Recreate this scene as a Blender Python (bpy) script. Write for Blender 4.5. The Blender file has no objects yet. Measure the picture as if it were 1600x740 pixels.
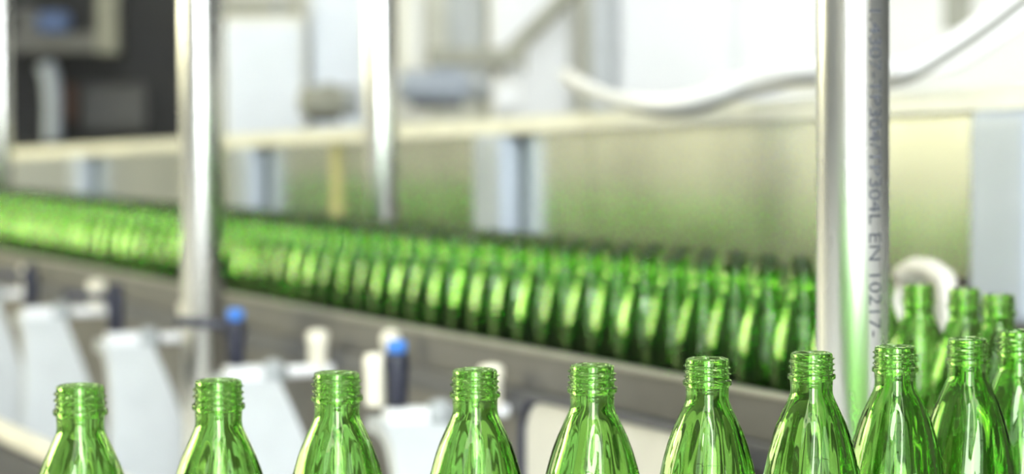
import bpy, bmesh, math, random
from mathutils import Vector, Matrix, Euler
random.seed(7)
PI = math.pi
scene = bpy.context.scene
COL = scene.collection

# ------------------------------------------------------------------ camera
FPX = 4000.0
ZTOP = 1.09                       # height of the bottle mouths
BH = 0.200                        # bottle height
ZBELT = ZTOP - BH
cam_d = bpy.data.cameras.new('camera')
cam = bpy.data.objects.new('camera', cam_d)
COL.objects.link(cam)
cam_d.sensor_width = 36.0
cam_d.lens = 36.0 * FPX / 1600.0
cam_d.clip_start = 0.05
cam.location = (0, 0, ZTOP + 0.134)
pitch = math.atan(175.0 / FPX)
roll = math.radians(0.3)
cam.rotation_euler = (Matrix.Rotation(PI/2 - pitch, 4, 'X') @ Matrix.Rotation(roll * -1.0, 4, 'Z')).to_euler()
scene.camera = cam
cam_d.dof.use_dof = True
cam_d.dof.focus_distance = 1.48
cam_d.dof.aperture_fstop = 90.0 / 15.0
CM = Matrix.Translation(cam.location) @ cam.rotation_euler.to_matrix().to_4x4()

def ray(px, py):
    d = CM.to_3x3() @ Vector(((px - 800) / FPX, (370 - py) / FPX, -1.0))
    return Vector(cam.location), d
def at(px, py, depth):
    o, d = ray(px, py)
    return o + d * depth
def on_z(px, py, z):
    o, d = ray(px, py)
    return o + d * ((z - o.z) / d.z)

# the line's own axes: E runs along the conveyor towards the viewer's right, N across it, away
E2 = Vector((0.4122, -0.9111)); N2 = Vector((0.9111, 0.4122))
LINE_ROT = math.atan2(E2.y, E2.x)
def hit(px, py, d):
    """(s, z) where the view through (px, py) meets the upright plane at distance d across the line"""
    o, r = ray(px, py)
    k = (d - (o.x * N2.x + o.y * N2.y)) / (r.x * N2.x + r.y * N2.y)
    p = o + r * k
    return p.x * E2.x + p.y * E2.y, p.z
def world(s, d, z=0.0):
    return Vector((s * E2.x + d * N2.x, s * E2.y + d * N2.y, z))

# ------------------------------------------------------------------ materials
def new_mat(name):
    m = bpy.data.materials.new(name); m.use_nodes = True
    nt = m.node_tree
    return m, nt, nt.nodes['Principled BSDF']
def pmat(name, col, rough=0.5, metal=0.0, var=0.06, scale=18.0, bump=0.0, rvar=0.0, stretch=None, spec=0.5):
    m, nt, b = new_mat(name)
    tc = nt.nodes.new('ShaderNodeTexCoord'); mp = nt.nodes.new('ShaderNodeMapping')
    no = nt.nodes.new('ShaderNodeTexNoise'); no.inputs['Scale'].default_value = scale
    no.inputs['Detail'].default_value = 4
    nt.links.new(tc.outputs['Object'], mp.inputs[0]); nt.links.new(mp.outputs[0], no.inputs['Vector'])
    if stretch: mp.inputs['Scale'].default_value = stretch
    cr = nt.nodes.new('ShaderNodeValToRGB')
    cr.color_ramp.elements[0].position = 0.3; cr.color_ramp.elements[1].position = 0.7
    cr.color_ramp.elements[0].color = tuple(max(0, c * (1 - var)) for c in col) + (1,)
    cr.color_ramp.elements[1].color = tuple(min(1, c * (1 + var)) for c in col) + (1,)
    nt.links.new(no.outputs['Fac'], cr.inputs[0]); nt.links.new(cr.outputs[0], b.inputs['Base Color'])
    b.inputs['Roughness'].default_value = rough; b.inputs['Metallic'].default_value = metal
    b.inputs['Specular IOR Level'].default_value = spec
    if rvar:
        mr = nt.nodes.new('ShaderNodeMapRange')
        mr.inputs['To Min'].default_value = max(0.02, rough - rvar); mr.inputs['To Max'].default_value = rough + rvar
        nt.links.new(no.outputs['Fac'], mr.inputs['Value']); nt.links.new(mr.outputs[0], b.inputs['Roughness'])
    if bump:
        bp = nt.nodes.new('ShaderNodeBump'); bp.inputs['Strength'].default_value = bump; bp.inputs['Distance'].default_value = 0.002
        nt.links.new(no.outputs['Fac'], bp.inputs['Height']); nt.links.new(bp.outputs[0], b.inputs['Normal'])
    return m
def emat(name, col, strength):
    m, nt, b = new_mat(name)
    b.inputs['Base Color'].default_value = (0.8, 0.8, 0.8, 1)
    b.inputs['Emission Color'].default_value = tuple(col) + (1,)
    b.inputs['Emission Strength'].default_value = strength
    return m
def glass_mat(name, col, rough=0.0, bump=0.0):
    m = bpy.data.materials.new(name); m.use_nodes = True
    nt = m.node_tree; nt.nodes.clear()
    out = nt.nodes.new('ShaderNodeOutputMaterial'); g = nt.nodes.new('ShaderNodeBsdfGlass')
    g.inputs['Color'].default_value = tuple(col) + (1,)
    g.inputs['Roughness'].default_value = rough; g.inputs['IOR'].default_value = 1.5
    tc = nt.nodes.new('ShaderNodeTexCoord'); mp = nt.nodes.new('ShaderNodeMapping')
    mp.inputs['Scale'].default_value = (1, 1, 0.35)
    no = nt.nodes.new('ShaderNodeTexNoise'); no.inputs['Scale'].default_value = 90; no.inputs['Detail'].default_value = 1
    nt.links.new(tc.outputs['Object'], mp.inputs[0]); nt.links.new(mp.outputs[0], no.inputs['Vector'])
    bp = nt.nodes.new('ShaderNodeBump'); bp.inputs['Strength'].default_value = bump; bp.inputs['Distance'].default_value = 0.002
    nt.links.new(no.outputs['Fac'], bp.inputs['Height'])
    if bump: nt.links.new(bp.outputs[0], g.inputs['Normal'])
    nt.links.new(g.outputs[0], out.inputs['Surface'])
    return m
M = {}
M['glass'] = glass_mat('green_bottle_glass', (0.71, 0.875, 0.57), 0.0, 0.05)
M['pipe'] = pmat('polished_stainless_pipe', (0.80, 0.80, 0.79), 0.27, 1.0, 0.05, 30, 0.02, 0.04, (1, 1, 0.15))
M['panel'] = pmat('satin_stainless_sheet', (0.72, 0.74, 0.67), 0.22, 1.0, 0.04, 6, 0.0, 0.05, (1, 1, 1))
M['post'] = pmat('brushed_steel_post', (0.40, 0.45, 0.52), 0.4, 0.2, 0.05, 10, 0.0, 0.05)
M['ledge'] = pmat('cream_painted_ledge', (0.86, 0.85, 0.72), 0.5)
M['dark_lip'] = pmat('dark_grey_steel_lip', (0.035, 0.035, 0.035), 0.5, 0.4)
M['rail'] = pmat('grey_wear_strip', (0.125, 0.12, 0.11), 0.55, 0.0, 0.10, 25, 0.03)
M['rail_edge'] = pmat('worn_grey_rail_edge', (0.30, 0.29, 0.26), 0.45, 0.3, 0.1, 30)
M['rail_low'] = pmat('dark_grey_frame_paint', (0.085, 0.085, 0.09), 0.5)
M['beige'] = pmat('beige_machine_paint', (0.62, 0.60, 0.53), 0.5)
M['brown'] = pmat('brown_grey_frame', (0.125, 0.115, 0.10), 0.5, 0.0, 0.15, 5)
M['cream'] = pmat('cream_plastic', (0.80, 0.76, 0.62), 0.45)
M['arm'] = pmat('light_grey_bracket_plastic', (0.50, 0.53, 0.54), 0.45, 0.0, 0.05, 20)
M['white'] = pmat('white_painted_steel', (0.80, 0.81, 0.81), 0.4, 0.0, 0.02, 8)
M['offwhite'] = pmat('warm_white_paint', (0.80, 0.80, 0.74), 0.5, 0.0, 0.03, 8)
M['bluewhite'] = pmat('cool_white_panel', (0.78, 0.83, 0.90), 0.4, 0.0, 0.03, 8)
M['grey'] = pmat('mid_grey_casting', (0.34, 0.36, 0.36), 0.5, 0.2, 0.1, 14)
M['greyblue'] = pmat('blue_grey_paint', (0.36, 0.40, 0.45), 0.5, 0.0, 0.1, 14)
M['olive'] = pmat('olive_grey_paint', (0.33, 0.33, 0.26), 0.5, 0.0, 0.1, 14)
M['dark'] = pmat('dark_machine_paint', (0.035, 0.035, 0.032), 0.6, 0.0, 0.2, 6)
M['cav'] = pmat('dark_grey_bar', (0.13, 0.13, 0.12), 0.6)  # darker grey for bars inside the filler machine
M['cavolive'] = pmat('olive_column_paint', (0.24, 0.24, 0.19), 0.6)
M['cavblue'] = pmat('dark_blue_valve', (0.08, 0.13, 0.28), 0.5)  # darker blue for the valve block inside the filler machine
M['black'] = pmat('blue_black_plastic', (0.02, 0.022, 0.04), 0.4, 0.0, 0.1, 20)
M['blue'] = pmat('bright_blue_plastic', (0.05, 0.22, 0.70), 0.4)
M['hose'] = pmat('white_hose_rubber', (0.86, 0.87, 0.88), 0.35, 0.0, 0.02, 20)
M['hoseshade'] = pmat('hose_shade_grey', (0.22, 0.22, 0.20), 0.5)  # dark grey standing in for the shade under the hose
M['yellow'] = pmat('yellow_tape', (0.55, 0.52, 0.22), 0.5)
M['rust'] = pmat('brown_primer', (0.10, 0.05, 0.03), 0.6)
M['print'] = pmat('grey_pipe_print', (0.06, 0.065, 0.08), 0.6, 0.0, 0.5, 300)
M['chain'] = pmat('conveyor_chain_steel', (0.35, 0.36, 0.36), 0.35, 0.9, 0.08, 40)
M['floor'] = pmat('pale_factory_floor', (0.60, 0.60, 0.57), 0.4, 0.0, 0.05, 2)
M['wall'] = pmat('white_factory_wall', (0.80, 0.81, 0.80), 0.6, 0.0, 0.02, 2)
M['wallcream'] = pmat('cream_factory_wall', (0.70, 0.68, 0.60), 0.6, 0.0, 0.02, 2)
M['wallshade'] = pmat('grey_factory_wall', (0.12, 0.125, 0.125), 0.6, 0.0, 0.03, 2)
M['lampbody'] = pmat('lamp_housing', (0.7, 0.7, 0.7), 0.4)
M['sky'] = emat('daylit_window_pane', (0.88, 0.95, 1.0), 24.0)
M['sun'] = emat('sunny_window_pane', (0.92, 0.97, 1.0), 230.0)
M['skyside'] = emat('daylit_side_pane', (1.0, 0.95, 0.60), 110.0)
M['tube'] = emat('lamp_diffuser', (1.0, 0.98, 0.90), 52.0)

# ------------------------------------------------------------------ object helpers
def link(name, me, mat=None, parent=None):
    o = bpy.data.objects.new(name, me); COL.objects.link(o)
    if mat is not None: me.materials.append(mat)
    if parent is not None: o.parent = parent
    return o
def build(name, bm, mat, parent=None, smooth=False, label=None):
    bmesh.ops.recalc_face_normals(bm, faces=bm.faces)
    me = bpy.data.meshes.new(name); bm.to_mesh(me); bm.free()
    if smooth:
        for p in me.polygons: p.use_smooth = True
    o = link(name, me, mat, parent)
    if label: o['label'] = label
    return o
def empty(name, loc, rz=0.0):
    o = bpy.data.objects.new(name, None); COL.objects.link(o)
    o.location = loc; o.rotation_euler = (0, 0, rz); o.empty_display_size = 0.05
    return o
def tag(o, label, cat, group=None):
    o['label'] = label; o['category'] = cat
    if group: o['group'] = group
    return o
def structure(o):
    o['kind'] = 'structure'; return o
def box(bm, x0, x1, y0, y1, z0, z1, bev=0.0, seg=2):
    b2 = bmesh.new()
    bmesh.ops.create_cube(b2, size=1.0)
    for v in b2.verts:
        v.co = Vector((x0 + (v.co.x + .5) * (x1 - x0), y0 + (v.co.y + .5) * (y1 - y0), z0 + (v.co.z + .5) * (z1 - z0)))
    if bev > 0:
        bmesh.ops.bevel(b2, geom=b2.edges[:], offset=bev, segments=seg, profile=0.6, affect='EDGES')
    me = bpy.data.meshes.new('tmp'); b2.to_mesh(me); b2.free(); bm.from_mesh(me); bpy.data.meshes.remove(me)
def BX(*a, **k):
    bm = bmesh.new(); box(bm, *a, **k); return bm
def lathe(bm, prof, seg=32, origin=(0, 0, 0), axis='Z', cap=True):
    """prof: list of (r, h)"""
    rings = []
    ox, oy, oz = origin
    def place(x, y, h):
        if axis == 'Z': return Vector((ox + x, oy + y, oz + h))
        if axis == 'X': return Vector((ox + h, oy + x, oz + y))
        return Vector((ox + x, oy + h, oz + y))
    for r, h in prof:
        rings.append([bm.verts.new(place(r * math.cos(2*PI*i/seg), r * math.sin(2*PI*i/seg), h)) for i in range(seg)])
    for a, b in zip(rings[:-1], rings[1:]):
        for i in range(seg):
            j = (i + 1) % seg
            bm.faces.new((a[i], a[j], b[j], b[i]))
    if cap:
        bm.faces.new(rings[0][::-1]); bm.faces.new(rings[-1])
def LT(*a, **k):
    bm = bmesh.new(); lathe(bm, *a, **k); return bm
def catmull(pts, n=10):
    P = [Vector(p) for p in pts]; P = [2*P[0]-P[1]] + P + [2*P[-1]-P[-2]]
    out = []
    for i in range(1, len(P) - 2):
        a, b, c, d = P[i-1], P[i], P[i+1], P[i+2]
        for k in range(n):
            t = k / n
            out.append(0.5 * ((2*b) + (c - a)*t + (2*a - 5*b + 4*c - d)*t*t + (3*b - a - 3*c + d)*t**3))
    out.append(P[-2]); return out
def tube(bm, pts, r, seg=14, smooth_n=8):
    path = catmull(pts, smooth_n) if smooth_n else [Vector(p) for p in pts]
    up = Vector((0, 0, 1)); rings = []
    for i, p in enumerate(path):
        t = (path[min(i+1, len(path)-1)] - path[max(i-1, 0)]).normalized()
        u = up if abs(t.z) < 0.95 else Vector((1, 0, 0))
        a = t.cross(u).normalized(); b = a.cross(t)
        rings.append([bm.verts.new(p + a*r*math.cos(2*PI*k/seg) + b*r*math.sin(2*PI*k/seg)) for k in range(seg)])
    for A, B in zip(rings[:-1], rings[1:]):
        for k in range(seg):
            j = (k+1) % seg; bm.faces.new((A[k], A[j], B[j], B[k]))
    bm.faces.new(rings[0][::-1]); bm.faces.new(rings[-1])
def TB(*a, **k):
    bm = bmesh.new(); tube(bm, *a, **k); return bm
def ribbon(bm, path, width_axis, w0, w1, th):
    """plate bent along path (list of (x,z)) spanning y=w0..w1, thickness th"""
    n = len(path); rows = []
    for i, (x, z) in enumerate(path):
        a = path[max(i-1, 0)]; b = path[min(i+1, n-1)]
        t = Vector((b[0]-a[0], 0, b[1]-a[1])).normalized(); nn = Vector((-t.z, 0, t.x)) * th / 2
        c = Vector((x, 0, z))
        rows.append([bm.verts.new(q) for q in (c+nn+Vector((0, w0, 0)), c+nn+Vector((0, w1, 0)), c-nn+Vector((0, w1, 0)), c-nn+Vector((0, w0, 0)))])
    for A, B in zip(rows[:-1], rows[1:]):
        for k in range(4):
            j = (k+1) % 4; bm.faces.new((A[k], A[j], B[j], B[k]))
    bm.faces.new(rows[0][::-1]); bm.faces.new(rows[-1])

# ------------------------------------------------------------------ room
def room():
    X0, X1, Y0, Y1, ZC = -7.0, 8.0, -4.0, 13.5, 6.5
    structure(build('floor', BX(X0, X1, Y0, Y1, -0.1, 0), M['floor']))
    SX0, SX1, SY0, SY1 = -1.6, 2.9, -3.8, -1.6
    bm = bmesh.new(); box(bm, X0, SX0, Y0, Y1, ZC, ZC + .1); box(bm, SX1, X1, Y0, Y1, ZC, ZC + .1)
    box(bm, SX0, SX1, Y0, SY0, ZC, ZC + .1); box(bm, SX0, SX1, SY1, Y1, ZC, ZC + .1)
    structure(build('ceiling', bm, M['wall']))
    f = bmesh.new()
    for k in range(5):
        q = SX0 + (SX1 - SX0 - .06) * k / 4; box(f, q, q + .06, SY0, SY1, ZC + .02, ZC + .08)
    rw = structure(build('window_6', f, M['white']))
    build('window_pane', BX(SX0, SX1, SY0, SY1, ZC + .085, ZC + .095), M['sky'], rw)
    structure(build('wall_far', BX(X0, X1, Y1, Y1 + 0.1, 0, ZC), M['wall']))
    bm = bmesh.new(); y = Y0
    side = [(4.3, 6.2), (6.6, 8.8)]
    for a, b in side:
        box(bm, X0 - .1, X0, y, a, 0, ZC); box(bm, X0 - .1, X0, a, b, 0, 1.65); box(bm, X0 - .1, X0, a, b, 3.6, ZC); y = b
    box(bm, X0 - .1, X0, y, Y1, 0, ZC)
    structure(build('wall_left', bm, M['wallcream']))
    structure(build('added_panel_left', BX(X0 + .001, X0 + .05, -2.6, 4.0, 0.02, 2.65), M['wallshade']))  # unseen dark panel, added so the poles mirror a dark band
    for i, (a, b) in enumerate(side):
        f = bmesh.new()
        for q in (a, (a+b)/2 - .025, b - .05): box(f, X0 - .08, X0 - .02, q, q + .05, 1.65, 3.6)
        for q in (1.65, 3.55): box(f, X0 - .08, X0 - .02, a, b, q, q + .05)
        w = structure(build('window_%d' % (i+4), f, M['white']))
        build('window_pane', BX(X0 - .1, X0 - .09, a, b, 1.65, 3.6), M['skyside'], w)
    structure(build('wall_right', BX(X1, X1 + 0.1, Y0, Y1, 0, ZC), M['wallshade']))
    # wall behind the viewer, pierced by tall windows
    wins = [(-1.9, -0.35, 'sky'), (-0.15, 1.15, 'sun'), (1.35, 3.2, 'sky')]
    bm = bmesh.new(); x = X0
    z0, z1 = 0.05, 6.2
    for a, b, _ in wins:
        box(bm, x, a, Y0 - 0.1, Y0, 0, ZC); box(bm, a, b, Y0 - 0.1, Y0, 0, z0); box(bm, a, b, Y0 - 0.1, Y0, z1, ZC); x = b
    box(bm, x, X1, Y0 - 0.1, Y0, 0, ZC)
    structure(build('wall_rear', bm, M['wallcream']))
    for i, (a, b, kind) in enumerate(wins):
        f = bmesh.new()
        for q in (a, (a+b)/2 - .025, b - .05): box(f, q, q + .05, Y0 - 0.08, Y0 - 0.02, z0, z1)
        for q in (z0, (z0+z1)/2, z1 - .05): box(f, a, b, Y0 - 0.08, Y0 - 0.02, q, q + .05)
        w = structure(build('window_%d' % (i+1), f, M['white']))
        build('window_pane', BX(a, b, Y0 - 0.1, Y0 - 0.09, z0, z1), M[kind], w)
    return X0, X1, Y0, Y1, ZC
RX0, RX1, RY0, RY1, RZC = room()

def luminaire(x, y, z, L, rz, label):
    t = empty('strip_light', (x, y, z), rz); tag(t, label, 'light', 'strip lights on the ceiling')
    build('lamp_housing', BX(-L/2, L/2, -.16, .16, -.03, .06, bev=.01), M['lampbody'], t)
    build('diffuser', BX(-L/2 + .02, L/2 - .02, -.14, .14, -.07, -.03, bev=.008), M['tube'], t)
    build('suspension_rod', BX(-L/3, -L/3 + .02, -.01, .01, .06, RZC - z), M['lampbody'], t)
    build('suspension_rod', BX(L/3 - .02, L/3, -.01, .01, .06, RZC - z), M['lampbody'], t)
lum = [(-1.2, 1.5), (1.4, 1.5), (-2.4, 4.5), (0.6, 4.5), (3.4, 4.5), (-2.4, 8.0), (1.4, 8.0), (-1.2, -2.0), (1.6, -2.0)]
for x, y in lum:
    luminaire(x, y, 3.9, 1.8, PI/2, 'long white strip light hanging from the ceiling')

# ------------------------------------------------------------------ bottles
def radius_base(q):
    """outer radius (mm) against depth below the mouth q (mm)"""
    pts = [(0, 11.6), (0.5, 12.2), (1.6, 12.3), (3.0, 12.3), (12.0, 12.5), (16.5, 12.5), (21, 12.2), (24, 12.4), (27, 13.6), (33, 16.4), (40, 19.5),
           (48, 22.3), (58, 25.2), (70, 27.9), (82, 29.8), (94, 30.8), (106, 31.0), (118, 30.6), (132, 29.3), (146, 28.6), (160, 29.3), (172, 30.6), (186, 31.0), (194, 30.2), (198, 28.2), (200, 25.5)]
    for (a, ra), (b, rb) in zip(pts[:-1], pts[1:]):
        if a <= q <= b:
            t = (q - a) / (b - a); return ra + (rb - ra) * t
    return pts[-1][1]
def smoothstep(a, b, x):
    t = max(0.0, min(1.0, (x - a) / (b - a))); return t*t*(3-2*t)
def outer_r(q, th):
    r = (radius_base(q - 1.0) + 2*radius_base(q) + radius_base(q + 1.0)) / 4 if 1.5 < q < 199 else radius_base(q)
    # screw thread: a ridge climbing in a helix
    if 2.0 < q < 11.5:
        pitch_ = 3.4
        u = (q - pitch_ * th / (2*PI)) % pitch_
        dd = min(u, pitch_ - u) / 0.95
        fade = smoothstep(2.0, 3.2, q) * (1 - smoothstep(10.0, 11.3, q))
        if dd < 1: r += 1.35 * (math.cos(PI*dd) + 1) / 2 * fade
    # transfer bead
    r += 1.5 * smoothstep(11.6, 12.4, q) * (1 - smoothstep(14.8, 15.8, q))
    # flutes twisting slightly around the shoulder and the body
    amp = 0.38 * smoothstep(28, 48, q) * (1 - smoothstep(178, 190, q))
    r += amp * (0.75 * math.cos(14 * (th + q * 0.0040)) + 0.35 * abs(math.cos(7 * (th + q * 0.0040))))
    return r
def inner_r(q, th):
    base = radius_base(q)
    wall = 2.9 + 0.5 * smoothstep(20, 60, q) + 0.35 * math.sin(3*th + q*0.05) * smoothstep(20, 60, q)
    return max(2.0, base - wall)
def bottle_meshes(seg, step, split=True):
    qs_fin = []
    q = 0.0
    while q < 18.0: qs_fin.append(q); q += 0.45 if split else 2.6
    qs_fin.append(18.0)
    qs_body = [18.0]; q = 18.0
    while q < 198: q += step; qs_body.append(min(q, 200.0))
    if qs_body[-1] < 200: qs_body.append(200.0)
    def shell(bm, fn, qs, flip):
        rows = []
        for q in qs:
            rows.append([bm.verts.new((fn(q, 2*PI*i/seg)*.001*math.cos(2*PI*i/seg), fn(q, 2*PI*i/seg)*.001*math.sin(2*PI*i/seg), BH - q*.001)) for i in range(seg)])
        for a, b in zip(rows[:-1], rows[1:]):
            for i in range(seg):
                j = (i+1) % seg
                bm.faces.new((a[i], b[i], b[j], a[j]) if not flip else (a[j], b[j], b[i], a[i]))
        return rows
    def dome(bm, row, centre_z, zs, flip, r0):
        cur = row
        for f, z in zs:
            nxt = [bm.verts.new((v.co.x*f, v.co.y*f, z)) for v in row]
            for i in range(seg):
                j = (i+1) % seg
                bm.faces.new((cur[i], nxt[i], nxt[j], cur[j]) if not flip else (cur[j], nxt[j], nxt[i], cur[i]))
            cur = nxt
        c = bm.verts.new((0, 0, centre_z))
        for i in range(seg):
            j = (i+1) % seg
            bm.faces.new((cur[i], c, cur[j]) if not flip else (cur[j], c, cur[i]))
    def lip(bm, ro, ri):
        mid = [bm.verts.new(((a.co.x+b.co.x)/2, (a.co.y+b.co.y)/2, BH + .0006)) for a, b in zip(ro, ri)]
        for i in range(seg):
            j = (i+1) % seg
            bm.faces.new((ro[i], ro[j], mid[j], mid[i])); bm.faces.new((mid[i], mid[j], ri[j], ri[i]))
    in_qs = [q for q in qs_body if q < 192] + [192.0]
    def finish(bm, do=True):
        me = bpy.data.meshes.new('glass'); bm.to_mesh(me); bm.free()
        for p in me.polygons: p.use_smooth = True
        me.materials.append(M['glass']); return me
    def body_into(bm):
        ro = shell(bm, outer_r, qs_body, False); ri = shell(bm, inner_r, in_qs, True)
        dome(bm, ro[-1], .006, [(.93, 0.0), (.80, 0.0), (.6, .003)], False, 0)
        dome(bm, ri[-1], .0135, [(.85, .0065), (.6, .009)], True, 0)
        return ro, ri
    if split:
        b1 = bmesh.new(); ro = shell(b1, outer_r, qs_fin, False); ri = shell(b1, inner_r, qs_fin[::3] + ([18.0] if qs_fin[::3][-1] != 18.0 else []), True)
        lip(b1, ro[0], ri[0])
        b2 = bmesh.new(); body_into(b2)
        return finish(b1), finish(b2)
    b = bmesh.new()
    global qs_all
    ro = shell(b, outer_r, qs_fin[:-1] + qs_body, False); ri = shell(b, inner_r, [0.0, 9.0] + in_qs, True)
    lip(b, ro[0], ri[0])
    dome(b, ro[-1], .006, [(.93, 0.0), (.80, 0.0), (.6, .003)], False, 0)
    dome(b, ri[-1], .0135, [(.85, .0065), (.6, .009)], True, 0)
    return finish(b), None
FIN_HI, BODY_HI = bottle_meshes(96, 2.2)
FAR, _ = bottle_meshes(48, 5.0, False)

def bottle(x, y, label, group, rz, hi=True):
    if hi:
        t = empty('glass_bottle', (x, y, ZBELT), rz)
        for nm, me in (('screw_finish', FIN_HI), ('bottle_body', BODY_HI)):
            o = bpy.data.objects.new(nm, me); COL.objects.link(o); o.parent = t
    else:
        t = bpy.data.objects.new('glass_bottle', FAR); COL.objects.link(t)
        t.location = (x, y, ZBELT); t.rotation_euler = (0, 0, rz)
    tag(t, label, 'bottle', group)
    return t

front = [
 (125, 598, 'sharp green glass bottle at the left end of the front row, before the pale tube'),
 (341, 590, 'sharp green glass bottle standing right before the foot of the blurred steel pole'),
 (526, 578, 'sharp green glass bottle left of the blue-topped clamp lever'),
 (742, 573, 'sharp green glass bottle just right of the blue-topped clamp lever'),
 (925, 566, 'sharp green glass bottle just right of the blurred guard plate corner, fifth from the left'),
 (1105, 556, 'sharp green glass bottle two places left of the printed steel pole'),
 (1268, 547, 'sharp green glass bottle overlapping the left side of the printed steel pole'),
 (1399, 537, 'sharp green glass bottle touching the right side of the printed steel pole'),
 (1512, 525, 'sharp green glass bottle second from the right end of the front row'),
 (1590, 513, 'sharp green glass bottle cut off by the right edge of the picture'),
]
FG = 'clear green bottles in the sharp front row'
for px, py, lab in front:
    p = on_z(px, py + 4, ZTOP)
    bottle(p.x, p.y, lab, FG, random.uniform(0, 6.28))
bend = [
 (.392, 1.800, 'green glass bottle in the bend, mostly outside the right edge, behind the front row', True),
 (.398, 1.905, 'green glass bottle in the bend at the far right edge, second behind the front row', True),
]
for px, py, lab in [(1560, 459, 'soft green glass bottle in the bend, nearest to the steel post at the right edge'),
                    (1507, 449, 'soft green glass bottle in the bend, middle of the three behind the front row'),
                    (1435, 443, 'soft green glass bottle in the bend, just right of the printed steel pole')]:
    p = on_z(px, py + 2, ZTOP); bend.append((p.x, p.y, lab, True))
for x, y, lab, hi in bend:
    bottle(x, y, lab, 'green bottles coming round the bend', random.uniform(0, 6.28))
# packed lanes on the rear conveyor
D1 = 1.212
sR, _z = hit(1395, 440, D1)
PITCH = 0.0635
sb = hit(1435, 443, D1)[0] - PITCH
rows = [(0, D1, 0.0), (1, D1 + .0555, PITCH/2), (2, D1 + .111, 0.0)]
for r, d, off in rows:
    n = 86 if r == 0 else 84
    start = sb if r == 0 else (sb - PITCH*3 + off)
    for i in range(n):
        s = start - i * PITCH + random.uniform(-.0008, .0008)
        w = world(s, d + random.uniform(-.0008, .0008))
        if s < -6.4: continue
        bottle(w.x, w.y, 'green glass bottle packed shoulder to shoulder in the blurred lanes of the rear conveyor',
               'green bottles packed on the rear conveyor', random.uniform(0, 6.28), hi=False)

# ------------------------------------------------------------------ rear conveyor
SL, SR = -6.6, hit(1750, 500, 1.15)[0]
def on_line(name, loc_s=0.0, loc_d=0.0, z=0.0):
    return empty(name, world(loc_s, loc_d, z), LINE_ROT)
rc = on_line('rear_conveyor')
tag(rc, 'grey blurred conveyor with a pale-edged side rail carrying the packed lanes of bottles', 'conveyor')
SRs = -1.856
bm = bmesh.new()
k = SL
while k < SRs - 0.02:
    box(bm, k, k + .036, 1.172, 1.37, ZBELT - .006, ZBELT, bev=.001, seg=1); k += .038
build('belt_chain', bm, M['chain'], rc)
build('belt_bed', BX(SL, SRs, 1.168, 1.375, ZBELT - .04, ZBELT - .0065), M['rail_low'], rc)
zt = ZTOP - .113
build('side_rail', BX(SL, SRs, 1.158, 1.168, zt - .040, zt, bev=.001), M['rail'], rc)
build('rail_edge_strip', BX(SL, SRs, 1.154, 1.170, zt, zt + .005, bev=.0015), M['rail_edge'], rc, label='pale worn edge strip along the rail top')
build('frame_beam', BX(SL, SRs, 1.146, 1.167, zt - .066, zt - .0405, bev=.003), M['rail_low'], rc)
build('lower_frame', BX(SL, SRs, 1.150, 1.165, zt - .48, zt - .0665, bev=.003), M['brown'], rc)
build('far_rail', BX(SL, SRs, 1.375, 1.385, ZBELT - .03, zt - .02, bev=.001), M['rail'], rc)
for s in (-5.6, -4.2, -2.8):
    build('support_leg', BX(s - .03, s + .03, 1.24, 1.30, 0, ZBELT - .041, bev=.004), M['beige'], rc)

# ------------------------------------------------------------------ front conveyor (bend and front row)
cent = [(-.75, 1.02), (-.5, 1.17)] + [tuple(on_z(px, py + 4, ZTOP).xy) for px, py, _ in front] + [(b[0], b[1]) for b in bend]
cent = cent[:12] + [(.385, 1.775), (.400, 1.88), (.392, 1.985), (.372, 2.08), (.347, 2.165)]
path = catmull([Vector((a, b, 0)) for a, b in cent], 8)
def path_ribbon(bm, path, o0, o1, z0, z1):
    rows = []
    for i, p in enumerate(path):
        t = (path[min(i+1, len(path)-1)] - path[max(i-1, 0)]).normalized(); nn = Vector((t.y, -t.x, 0))
        rows.append([bm.verts.new(Vector((p.x, p.y, z)) + nn*o) for o, z in ((o0, z1), (o1, z1), (o1, z0), (o0, z0))])
    for A, B in zip(rows[:-1], rows[1:]):
        for k in range(4):
            j = (k+1) % 4; bm.faces.new((A[k], A[j], B[j], B[k]))
    bm.faces.new(rows[0][::-1]); bm.faces.new(rows[-1])
fc = empty('front_conveyor', (0, 0, 0))
tag(fc, 'steel chain conveyor curving under the sharp front row of bottles', 'conveyor')
bm = bmesh.new(); path_ribbon(bm, path, -.038, .038, ZBELT - .008, ZBELT); build('chain_track', bm, M['chain'], fc)
bm = bmesh.new(); path_ribbon(bm, path, -.042, .042, ZBELT - .06, ZBELT - .0085); build('track_bed', bm, M['rail_low'], fc)
for x, y in ((-.45, 1.2), (.2, 1.6)):
    build('support_leg', BX(x - .02, x + .02, y - .02, y + .02, 0, ZBELT - .0605, bev=.003), M['pipe'], fc)

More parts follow.
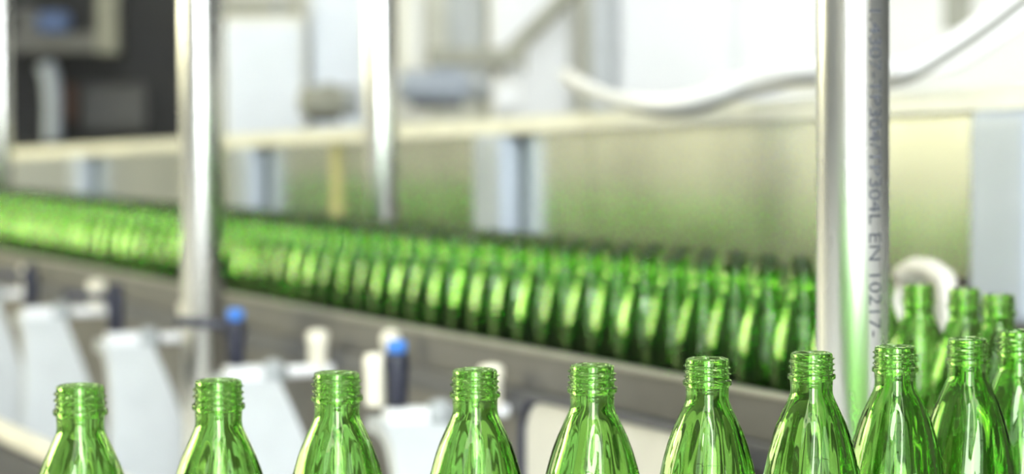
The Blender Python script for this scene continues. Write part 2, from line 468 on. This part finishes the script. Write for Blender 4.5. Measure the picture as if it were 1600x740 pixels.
# ------------------------------------------------------------------ clamp brackets along the rail
unit_px = [(620, 575), (368, 520), (180, 475), (48, 440), (-52, 417)]
labs = ['light grey rail bracket with a blue-topped black lever, between two front bottles',
        'light grey rail bracket with a blue-topped black lever at the blurred steel pole',
        'light grey rail bracket with a dark lever, above the gap between the two leftmost bottles',
        'light grey rail bracket farthest along the rail in view, by the left edge',
        'light grey rail bracket cut off by the left edge of the picture']
D0 = 1.015
for i, ((px, py), lab) in enumerate(zip(unit_px, labs)):
    s0, z0 = hit(px, py, D0)
    t = on_line('rail_bracket', s0, D0, z0); tag(t, lab, 'bracket', 'brackets along the conveyor rail')
    # local frame: x along the line, y across it (away), z up; origin at the lever's middle
    bm = bmesh.new()
    pth = catmull([(-.035, 0, -.062), (.0, 0, -.064), (.035, 0, -.082), (.075, 0, -.125), (.115, 0, -.185), (.145, 0, -.27), (.150, 0, -.42)], 6)
    ribbon(bm, [(p.x, p.z) for p in pth], 'y', -.022, .052, .016)
    for v in bm.verts:                                   # the arm broadens towards its foot
        g = max(0, min(1, (-.075 - v.co.z) / .16))
        v.co.y = .015 + (v.co.y - .015) * (1 + .8 * g)
    build('curved_arm', bm, M['arm'], t, smooth=False)
    build('clamp_bar', BX(-.012, .012, -.014, .034, -.060, -.042, bev=.003), M['white'], t)
    build('joint', LT([(.004, -.014), (.016, -.012), (.018, 0), (.016, .012), (.004, .014)], 24, (0, .050, -.052), 'X'), M['grey'], t, smooth=True)
    build('rod', LT([(.0075, .060), (.0080, .062), (.0080, .128), (.0075, .130)], 16, (0, 0, -.052), 'Y'), M['white'], t, smooth=True)
    build('spacer_knob', LT([(.010, -.052), (.0125, -.048), (.0125, -.020), (.0145, -.016), (.0145, -.006), (.012, -.002), (.004, 0)], 24, (-.004, .112, .0)), M['cream'], t, smooth=True)
    if i == 0: build('spacer_knob', LT([(.010, -.042), (.0115, -.038), (.0115, -.006), (.0125, -.003), (.0125, .010), (.009, .015), (.003, .016)], 24, (-.02, -.018, .0)), M['cream'], t, smooth=True)
    if i == 0:
        sk, zk = hit(610, 530, 1.13)
        build('spacer_knob', LT([(.006, -.020), (.010, -.012), (.0125, 0), (.010, .009), (.004, .012)], 24, (sk - s0, 1.13 - D0, zk - z0)), M['cream'], t, smooth=True)
    lv = build('clamp_lever', LT([(.009, -.041), (.0115, -.037), (.0120, -.010), (.0135, .002), (.0138, .012), (.0120, .016), (.006, .017)], 24), M['black'], t, smooth=True)
    build('release_button', LT([(.0105, .0165), (.0110, .026), (.0090, .0300), (.004, .031)], 24), M['blue'] if i < 2 else M['black'], lv, smooth=True, label='bright blue button on the lever top' if i < 2 else None)
    hb = bmesh.new(); tube(hb, [(0, 0, .008), (-.012, -.028, .012), (-.022, -.072, .016)] if i else [(0, 0, .008), (-.03, .012, .010), (-.075, .03, .012)], .0065, 12, 6)
    build('lever_handle', hb, M['black'], lv, smooth=True)

# ------------------------------------------------------------------ lower guard plate between the middle front bottles
s0, z0 = hit(840, 626, 1.09)
gp = on_line('guard_plate', s0, 1.09, z0)
tag(gp, 'beige rounded guard plate with a dark rim, below the rail by the fifth front bottle', 'guard plate')
bm = bmesh.new(); L = .34
prof = [(-.03, -.12), (-.03, -.03), (-.015, -.008), (.01, 0), (L, 0), (L, -.12)]
f = [bm.verts.new((x, 0, z)) for x, z in prof]; fa = bm.faces.new(f)
r_ = bmesh.ops.extrude_face_region(bm, geom=[fa])
for v in r_['geom']:
    if isinstance(v, bmesh.types.BMVert): v.co.y += .012
build('plate', bm, M['beige'], gp)
build('rim', TB([(-.034, -.002, -.12), (-.034, -.002, -.03), (-.018, -.002, -.005), (.01, -.002, .004), (L/2, -.002, .004), (L, -.002, .004)], .005, 10, 5), M['black'], gp, smooth=True, label='dark rim along the plate edge')

# lower cream guide tube and dark beam at the lower left corner
bm = bmesh.new()
d_ = 0.80
a_, b_ = hit(-250, 560, d_), hit(330, 800, d_)
s0, z0 = hit(40, 690, d_)
gt = on_line('guide_tube', s0, d_, 0.0); tag(gt, 'pale cream guide tube slanting through the lower left corner', 'tube')
build('tube_bar', BX(a_[0] - s0, .75, -.012, .012, z0 - .012, z0 + .012, bev=.008, seg=3), M['cream'], gt)
build('dark_beam', BX(a_[0] - s0, .75, -.015, .02, z0 - .09, z0 - .014, bev=.004), M['black'], gt, label='dark beam under the tube')
for q in (-.9, .55):
    build('support_leg', BX(q, q + .03, -.01, .015, 0, z0 - .0905), M['post'], gt)

# ------------------------------------------------------------------ upright steel poles
def pole(px, py, depth=None, d=None, label='', rad=.0254):
    if d is not None:
        s, _ = hit(px, py, d); p = world(s, d)
    else:
        p = at(px, py, depth)
    t = empty('steel_pole', (p.x, p.y, 0)); tag(t, label, 'pole', 'upright stainless poles beside the conveyor')
    bm = bmesh.new(); lathe(bm, [(rad, .012), (rad, 2.6)], 64); build('pole_tube', bm, M['pipe'], t, smooth=True)
    for f in t.children[0].data.polygons:
        if abs(f.normal.z) > .9: f.use_smooth = False
    build('base_flange', LT([(.05, 0), (.05, .009), (.046, .012), (rad + .0002, .012)], 32), M['pipe'], t)
    build('end_cap', LT([(rad + .0008, 2.6), (rad + .0008, 2.612), (.020, 2.618), (.004, 2.62)], 32), M['rail_low'], t, smooth=True)
    return t, p
pole4, p4 = pole(1332, 370, 1.78, label='thick sharp stainless pole with grey lettering printed down its side')
pole(317, 400, d=1.05, rad=.029, label='blurred bright steel pole standing before the bottle lanes and rail')
pole(596, 300, d=1.43, label='blurred bright steel pole rising behind the bottle lanes')
pole(1, 250, d=1.44, label='blurred steel pole cut by the left edge, behind the bottle lanes')

def printed(t, p, text, py0, py1, px_c):
    cu = bpy.data.curves.new('printed_text', 'FONT'); cu.body = text; cu.size = 1.0; cu.space_character = 1.02
    cu.extrude = 0
    tmp = bpy.data.objects.new('tmp', cu); COL.objects.link(tmp)
    bpy.context.view_layer.update()
    me = bpy.data.meshes.new_from_object(tmp.evaluated_get(bpy.context.evaluated_depsgraph_get()))
    bpy.data.objects.remove(tmp)
    bm = bmesh.new(); bm.from_mesh(me)
    ys = [v.co.y for v in bm.verts]; xs = [v.co.x for v in bm.verts]
    y0, y1, x0, x1 = min(ys), max(ys), min(xs), max(xs)
    for k in range(1, 10):
        c = y0 + (y1 - y0) * k / 10
        bmesh.ops.bisect_plane(bm, geom=bm.verts[:] + bm.edges[:] + bm.faces[:], plane_co=(0, c, 0), plane_no=(0, 1, 0))
    bmesh.ops.triangulate(bm, faces=bm.faces[:])
    z_top = at(1332, py0, 1.78).z; z_bot = at(1332, py1, 1.78).z
    hgt = 0.0105; R = .0254 + .0001
    view = math.atan2(-p.y, -p.x)                    # direction from the pole to the viewer
    cen = view + math.asin(35/57)                    # turned to the right of it
    for v in bm.verts:
        fx = (v.co.x - x0) / (x1 - x0); fy = (v.co.y - y0) / (y1 - y0)
        z = z_top + (z_bot - z_top) * fx
        a = cen + (fy - .5) * hgt / R
        v.co = Vector((R*math.cos(a), R*math.sin(a), z))
    m2 = bpy.data.meshes.new('printed_text'); bm.to_mesh(m2); bm.free()
    o = link('printed_text', m2, M['print'], t); o['label'] = 'grey lettering printed down the pole'
printed(pole4, p4, '1.4307-TP304/TP304L EN 10217-', 18, 522, 1367)

# ------------------------------------------------------------------ stainless machine cover behind the lanes
DM = 1.789
mc = on_line('machine_cover', 0, 0, 0)
tag(mc, 'long satin steel machine cover with a cream top ledge behind the bottle lanes', 'machine')
sA, sB = hit(-260, 300, DM)[0], hit(1780, 300, DM)[0]
def top_z(s):   # sloping upper edge
    sa, za = hit(0, 238, DM); sb_, zb = hit(1600, 142, DM)
    return za + (zb - za) * (s - sa) / (sb_ - sa)
def bot_z(s):
    sa, za = hit(830, 378, DM); sb_, zb = hit(1560, 433, DM)
    return za + (zb - za) * (s - sa) / (sb_ - sa)
def slab(name, s0, s1, f0, f1, d0, d1, mat, parent, label=None):
    bm = bmesh.new()
    v = [bm.verts.new(c) for c in ((s0, d0, f0(s0)), (s1, d0, f0(s1)), (s1, d1, f0(s1)), (s0, d1, f0(s0)), (s0, d0, f1(s0)), (s1, d0, f1(s1)), (s1, d1, f1(s1)), (s0, d1, f1(s0)))]
    for q in ((3,2,1,0), (4,5,6,7), (0,1,5,4), (2,3,7,6), (1,2,6,5), (3,0,4,7)): bm.faces.new([v[i] for i in q])
    return build(name, bm, mat, parent, label=label)
cuts = [sA] + [hit(px, 300, DM)[0] for px in (160, 385, 785, 925, 1545)] + [sB]
for a, b in zip(cuts[:-1], cuts[1:]):
    slab('cover_panel', a + .003, b - .003, bot_z, top_z, DM, DM + .01, M['panel'], mc)
slab('top_ledge', sA, sB, lambda s: top_z(s), lambda s: top_z(s) + .006, DM - .03, DM + .12, M['ledge'], mc, 'cream painted ledge along the top')
slab('ledge_edge', sA, sB, lambda s: top_z(s) - .021, lambda s: top_z(s) - .0005, DM - .03, DM - .018, M['ledge'], mc)
slab('bottom_lip', sA, sB, lambda s: bot_z(s) - .032, lambda s: bot_z(s) - .0005, DM - .012, DM + .02, M['dark_lip'], mc, 'dark lip along the lower edge')
slab('base_cabinet', sA, sB, lambda s: .08, lambda s: bot_z(s) - .033, DM + .02, DM + .12, M['rail'], mc)
slab('plinth', sA, sB, lambda s: 0, lambda s: .0795, DM + .06, DM + .10, M['dark'], mc)
for px, w in ((122, .085), (383, .085), (770, .085), (1572, .085)):
    s, z = hit(px, 300, DM - .03)
    bm = bmesh.new(); box(bm, s - w*.72, s + w*.72, DM - .045, DM - .0005, bot_z(s) - .05, top_z(s) - .022, bev=.018, seg=5)
    build('upright_post', bm, M['post'], mc, smooth=False)
s, z = hit(512, 270, DM - .02)
slab('yellow_strap', s - .020, s + .020, lambda q: bot_z(q) + .01, lambda q: top_z(q) - .016, DM - .006, DM - .001, M['yellow'], mc, 'thin yellow strap down the panel')

# beige bracket behind the bend
s, z = hit(1440, 425, 1.47)
bb = on_line('beige_bracket', s, 1.47, 0); tag(bb, 'rounded beige arch bracket behind the bottles in the bend', 'bracket')
s1, z1 = hit(1405, 520, 1.47); s2, _ = hit(1482, 520, 1.47)
build('arch', TB([(s1 - s, 0, .86), (s1 - s, 0, z - .03), (s1 - s + .02, 0, z), (0, 0, z + .004), (s2 - s - .02, 0, z), (s2 - s, 0, z - .03), (s2 - s, 0, .86)], .011, 12, 6), M['beige'], bb, smooth=True)
build('support_leg', BX(-.03, .03, -.02, .02, 0, .862), M['beige'], bb)
build('web_plate', BX(s1 - s + .01, s2 - s - .01, .004, .008, .862, z - .004), M['offwhite'], bb)

# ------------------------------------------------------------------ white hoses lying over the cover
def hose(name, pts, r, mat, label, cat='hose'):
    P = [at(x, y, zd) for x, y, zd in pts]
    bm = TB([tuple(p) for p in P], r, 18, 10)
    o = build(name, bm, mat, smooth=True); tag(o, label, cat, 'white hoses over the machine cover'); return o
hose('white_hose', [(885, 118, 4.15), (905, 130, 4.0), (945, 150, 3.8), (1000, 161, 3.62), (1060, 159, 3.52), (1120, 143, 3.46), (1170, 124, 3.42), (1230, 108, 3.36), (1300, 102, 3.3), (1400, 106, 3.2),
      (1450, 90, 3.18), (1505, 56, 3.16), (1560, 12, 3.14), (1620, -45, 3.12)], .0125,
     M['hose'], 'thick white hose sagging low across the cream ledge then rising to the upper right corner')
hose('white_hose', [(1120, 128, 3.95), (1180, 129, 3.85), (1240, 134, 3.7), (1320, 132, 3.5), (1400, 124, 3.4), (1445, 114, 3.36), (1500, 94, 3.33), (1560, 56, 3.3), (1650, -20, 3.28)], .0115,
     M['hose'], 'second white hose running under and behind the thick one at the right')
hose('hose_shade', [(985, 170, 3.78), (1040, 179, 3.62), (1090, 174, 3.55), (1140, 156, 3.52), (1190, 142, 3.48), (1250, 128, 3.40), (1320, 129, 3.25), (1385, 130, 3.08), (1425, 120, 3.04), (1480, 88, 3.02), (1540, 48, 3.0), (1620, -12, 2.98)], .0055,  # dark strip added as the hose's shade, no real cable
     M['hoseshade'], 'thin dark strip painted as shade along the underside of the thick white hose', 'shade strip')
# ------------------------------------------------------------------ machines in the far background
def rbox(px0, px1, py0, py1, Z, depth, bev=.02):
    """a box whose front face fills the given outline at distance Z; returns centre-base location and a local mesh"""
    a = at(px0, py1, Z); b = at(px1, py0, Z)
    return a, b
def thing_box(name, px0, px1, py0, py1, Z, depth, mat, label, cat, floor=True, bev=.02, extra=None, group=None):
    a, b = rbox(px0, px1, py0, py1, Z, depth)
    z0 = 0.0 if floor else a.z
    cx = (a.x + b.x) / 2; w = b.x - a.x
    t = empty(name, (cx, a.y, z0)); tag(t, label, cat, group)
    build('housing', BX(-w/2, w/2, 0, depth, 0, b.z - z0, bev=bev), mat, t)
    if extra: extra(t, w, b.z - z0)
    return t
def doors(mat, n=1, hmat=None):
    def f(t, w, h):
        for i in range(n):
            x0 = -w/2 + w*i/n + .012; x1 = -w/2 + w*(i+1)/n - .012
            d = build('door', BX(x0, x1, -.02, -.001, .06, h - .03, bev=.006), mat, t)
            build('handle', BX(x1 - .05, x1 - .03, -.045, -.021, h*.55, h*.55 + .14, bev=.005), hmat or M['grey'], d)
    return f
# dark filler machine at the left
dz = 9.6
a, b = at(-40, 230, dz), at(290, -60, dz)
t = empty('filler_machine', (a.x, a.y, 0)); tag(t, 'dark open filler machine with steel brackets between the two left poles', 'machine')
W = b.x - a.x; Ht = b.z
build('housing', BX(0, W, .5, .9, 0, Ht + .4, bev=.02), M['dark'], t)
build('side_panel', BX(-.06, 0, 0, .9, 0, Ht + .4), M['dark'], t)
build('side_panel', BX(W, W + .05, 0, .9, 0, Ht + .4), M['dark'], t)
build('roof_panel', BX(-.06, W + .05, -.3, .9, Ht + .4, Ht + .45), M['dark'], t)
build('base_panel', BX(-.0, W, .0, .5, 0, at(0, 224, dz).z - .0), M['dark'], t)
def loc(px, py, Z): p = at(px, py, Z); return p - Vector((a.x, a.y, 0))
def part_box(nm, px0, px1, py0, py1, Z, dep, mat, label=None, bev=.01):
    p, q = loc(px0, py1, Z), loc(px1, py0, Z)
    return build(nm, BX(p.x, q.x, p.y, p.y + dep, p.z, q.z, bev=bev), mat, t, label=label)
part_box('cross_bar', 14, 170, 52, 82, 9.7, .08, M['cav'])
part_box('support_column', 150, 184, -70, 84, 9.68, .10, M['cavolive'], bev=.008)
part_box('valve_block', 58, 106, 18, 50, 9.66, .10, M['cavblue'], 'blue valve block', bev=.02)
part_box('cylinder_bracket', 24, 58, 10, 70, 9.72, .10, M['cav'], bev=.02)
part_box('gearbox', 120, 232, 128, 212, 10.0, .10, pmat('dark_grey_gearbox', (.11, .11, .10), .5), bev=.04)
part_box('rust_plate', 98, 116, 130, 190, 9.9, .10, M['rust'])
P = [loc(70, 100, 9.65), loc(78, 120, 9.65), loc(82, 160, 9.65), loc(82, 222, 9.65)]
build('bent_pipe', TB([tuple(p) for p in P], .034, 16, 8), M['greyblue'], t, smooth=True, label='pale grey bent pipe')

Zb = 7.6
thing_box('control_cabinet', 350, 478, 24, 300, Zb, .5, M['offwhite'], 'white control cabinet with bright door, right of the blurred front pole', 'cabinet', extra=doors(M['bluewhite']))
thing_box('control_cabinet', 486, 600, -40, 300, Zb + .1, .5, M['bluewhite'], 'pale blue-white cabinet left of the pole behind the lanes', 'cabinet', extra=doors(M['bluewhite']))
thing_box('cable_duct', 335, 468, 2, 23, 7.6, .10, M['olive'], 'dark horizontal cable duct above the white cabinet', 'duct', floor=False, bev=.006,
          extra=lambda t, w, h: build('duct_clip', BX(w*.2, w*.2 + .02, -.006, .10, -.004, h + .004), M['grey'], t))
def motor(px0, px1, py0, py1, Z, mat, label, rz=0.0):
    p0, p1 = at(px0, py1, Z), at(px1, py0, Z)
    r = (p1.z - p0.z) / 2; L = p1.x - p0.x
    t = empty('electric_motor', ((p0.x + p1.x)/2, p0.y, p0.z), rz); tag(t, label, 'motor', 'electric motors above the machine cover')
    bm = bmesh.new(); lathe(bm, [(r*.7, -L/2), (r*.92, -L/2 + .02), (r*.92, L*.25), (r*.75, L*.27)], 28, (0, 0, r), 'X')
    build('motor_body', bm, mat, t, smooth=True)
    bm = bmesh.new()
    for k in range(14):
        an = 2*PI*k/14; c, s_ = math.cos(an), math.sin(an)
        tube(bm, [(-L*.42, c*r*.93, r + s_*r*.93), (L*.2, c*r*.93, r + s_*r*.93)], r*.06, 6, 0)
    build('cooling_fins', bm, mat, t)
    build('fan_cover', LT([(r*.95, L*.28), (r, L*.30), (r*.98, L*.44), (r*.7, L*.5)], 28, (0, 0, r), 'X'), M['grey'], t, smooth=True)
    build('terminal_box', BX(-L*.15, L*.12, -r*.45, r*.45, r*1.85, r*2.15, bev=.006), mat, t)
    build('motor_foot', BX(-L*.35, L*.18, -r*.6, r*.6, -.012, r*.15, bev=.003), M['dark'], t)
    return t
motor(468, 562, 134, 184, 6.3, M['olive'], 'dark blurred electric motor just left of the pole behind the lanes')
motor(622, 768, 108, 162, 6.0, M['greyblue'], 'blue-grey blurred electric motor right of the pole behind the lanes')
thing_box('vertical_duct', 622, 666, -60, 128, 6.9, .2, M['offwhite'], 'pale cream vertical duct right of the pole behind the lanes', 'duct', floor=False, bev=.05,
          extra=lambda t, w, h: build('duct_flange', BX(-w*.6, w*.6, -.02, .22, -.02, 0), M['cream'], t))
thing_box('machine_column', 672, 765, -60, 220, 7.4, .3, pmat('grey_green_column', (.50, .51, .46), .5), 'grey-green machine column between cream duct and white housing', 'column', bev=.03,
          extra=lambda t, w, h: build('column_cover', BX(-w*.2, w*.45, -.03, -.001, h*.8, h*.98, bev=.01), M['grey'], t))
thing_box('cross_beam', 668, 815, 74, 102, 6.6, .1, M['olive'], 'dark olive horizontal beam above the blue-grey motor', 'beam', floor=False, bev=.01,
          extra=lambda t, w, h: build('end_plate', BX(w/2, w/2 + .01, -.01, .11, -.02, h + .02), M['olive'], t))
thing_box('machine_housing', 765, 894, -80, 300, 7.2, .4, M['offwhite'], 'pale machine housing with a slanted strut left of the grey seam', 'machine', extra=doors(M['white'], 1))
P = [at(770, 110, 7.0), at(900, -20, 7.0)]
st = build('slanted_strut', TB([tuple(p) for p in P], .022, 12, 0), M['olive']); tag(st, 'slanted pale strut crossing the housing left of the grey seam', 'strut')
thing_box('seam_post', 908, 962, -80, 300, 7.0, .3, pmat('pale_grey_post', (.50, .53, .54), .5), 'pale grey vertical post between the two white housings', 'post', bev=.03,
          extra=lambda t, w, h: build('olive_edge', BX(-w/2 - .002, -w/2 + .03, -.006, -.0005, 0.05, h - .05), M['olive'], t))
thing_box('white_enclosure', 962, 1330, -100, 300, 7.1, .5, M['white'], 'large white enclosure left of the printed steel pole', 'enclosure', extra=doors(M['white'], 2))
thing_box('cream_enclosure', 1352, 1760, -100, 300, 6.9, .5, M['offwhite'], 'creamy white enclosure with a small dark window, right of the printed steel pole', 'enclosure', extra=lambda t, w, h: (
    build('door', BX(-w/2 + .02, w/2 - .02, -.02, -.001, .1, h - .05, bev=.006), M['offwhite'], t),
    build('inspection_window', BX(at(1472, 0, 6.88).x - t.location.x, at(1516, 0, 6.88).x - t.location.x, -.03, -.021, at(1490, 48, 6.88).z, at(1490, -70, 6.88).z, bev=.003), M['olive'], t, label='small dark inspection window')))
thing_box('junction_box', 770, 812, 128, 172, 6.2, .12, M['offwhite'], 'small pale junction box on the ledge end of the blue-grey motor', 'box', floor=False, bev=.008,
          extra=lambda t, w, h: build('lid', BX(-w*.42, w*.42, -.008, -.0005, h*.1, h*.9, bev=.002), M['white'], t))

# ------------------------------------------------------------------ world and look
w = bpy.data.worlds.new('world'); scene.world = w; w.use_nodes = True
w.node_tree.nodes['Background'].inputs[0].default_value = (0.9, 0.95, 1.0, 1)
w.node_tree.nodes['Background'].inputs[1].default_value = 1.0
vs = scene.view_settings
vs.view_transform = 'Standard'; vs.look = 'None'; vs.gamma = 1.0; vs.use_curve_mapping = False
vs.exposure = -3.0
cy = scene.cycles
cy.max_bounces = 28; cy.transmission_bounces = 28; cy.glossy_bounces = 6; cy.diffuse_bounces = 4
cy.transparent_max_bounces = 8; cy.sample_clamp_indirect = 90.0
cy.caustics_reflective = True; cy.caustics_refractive = True
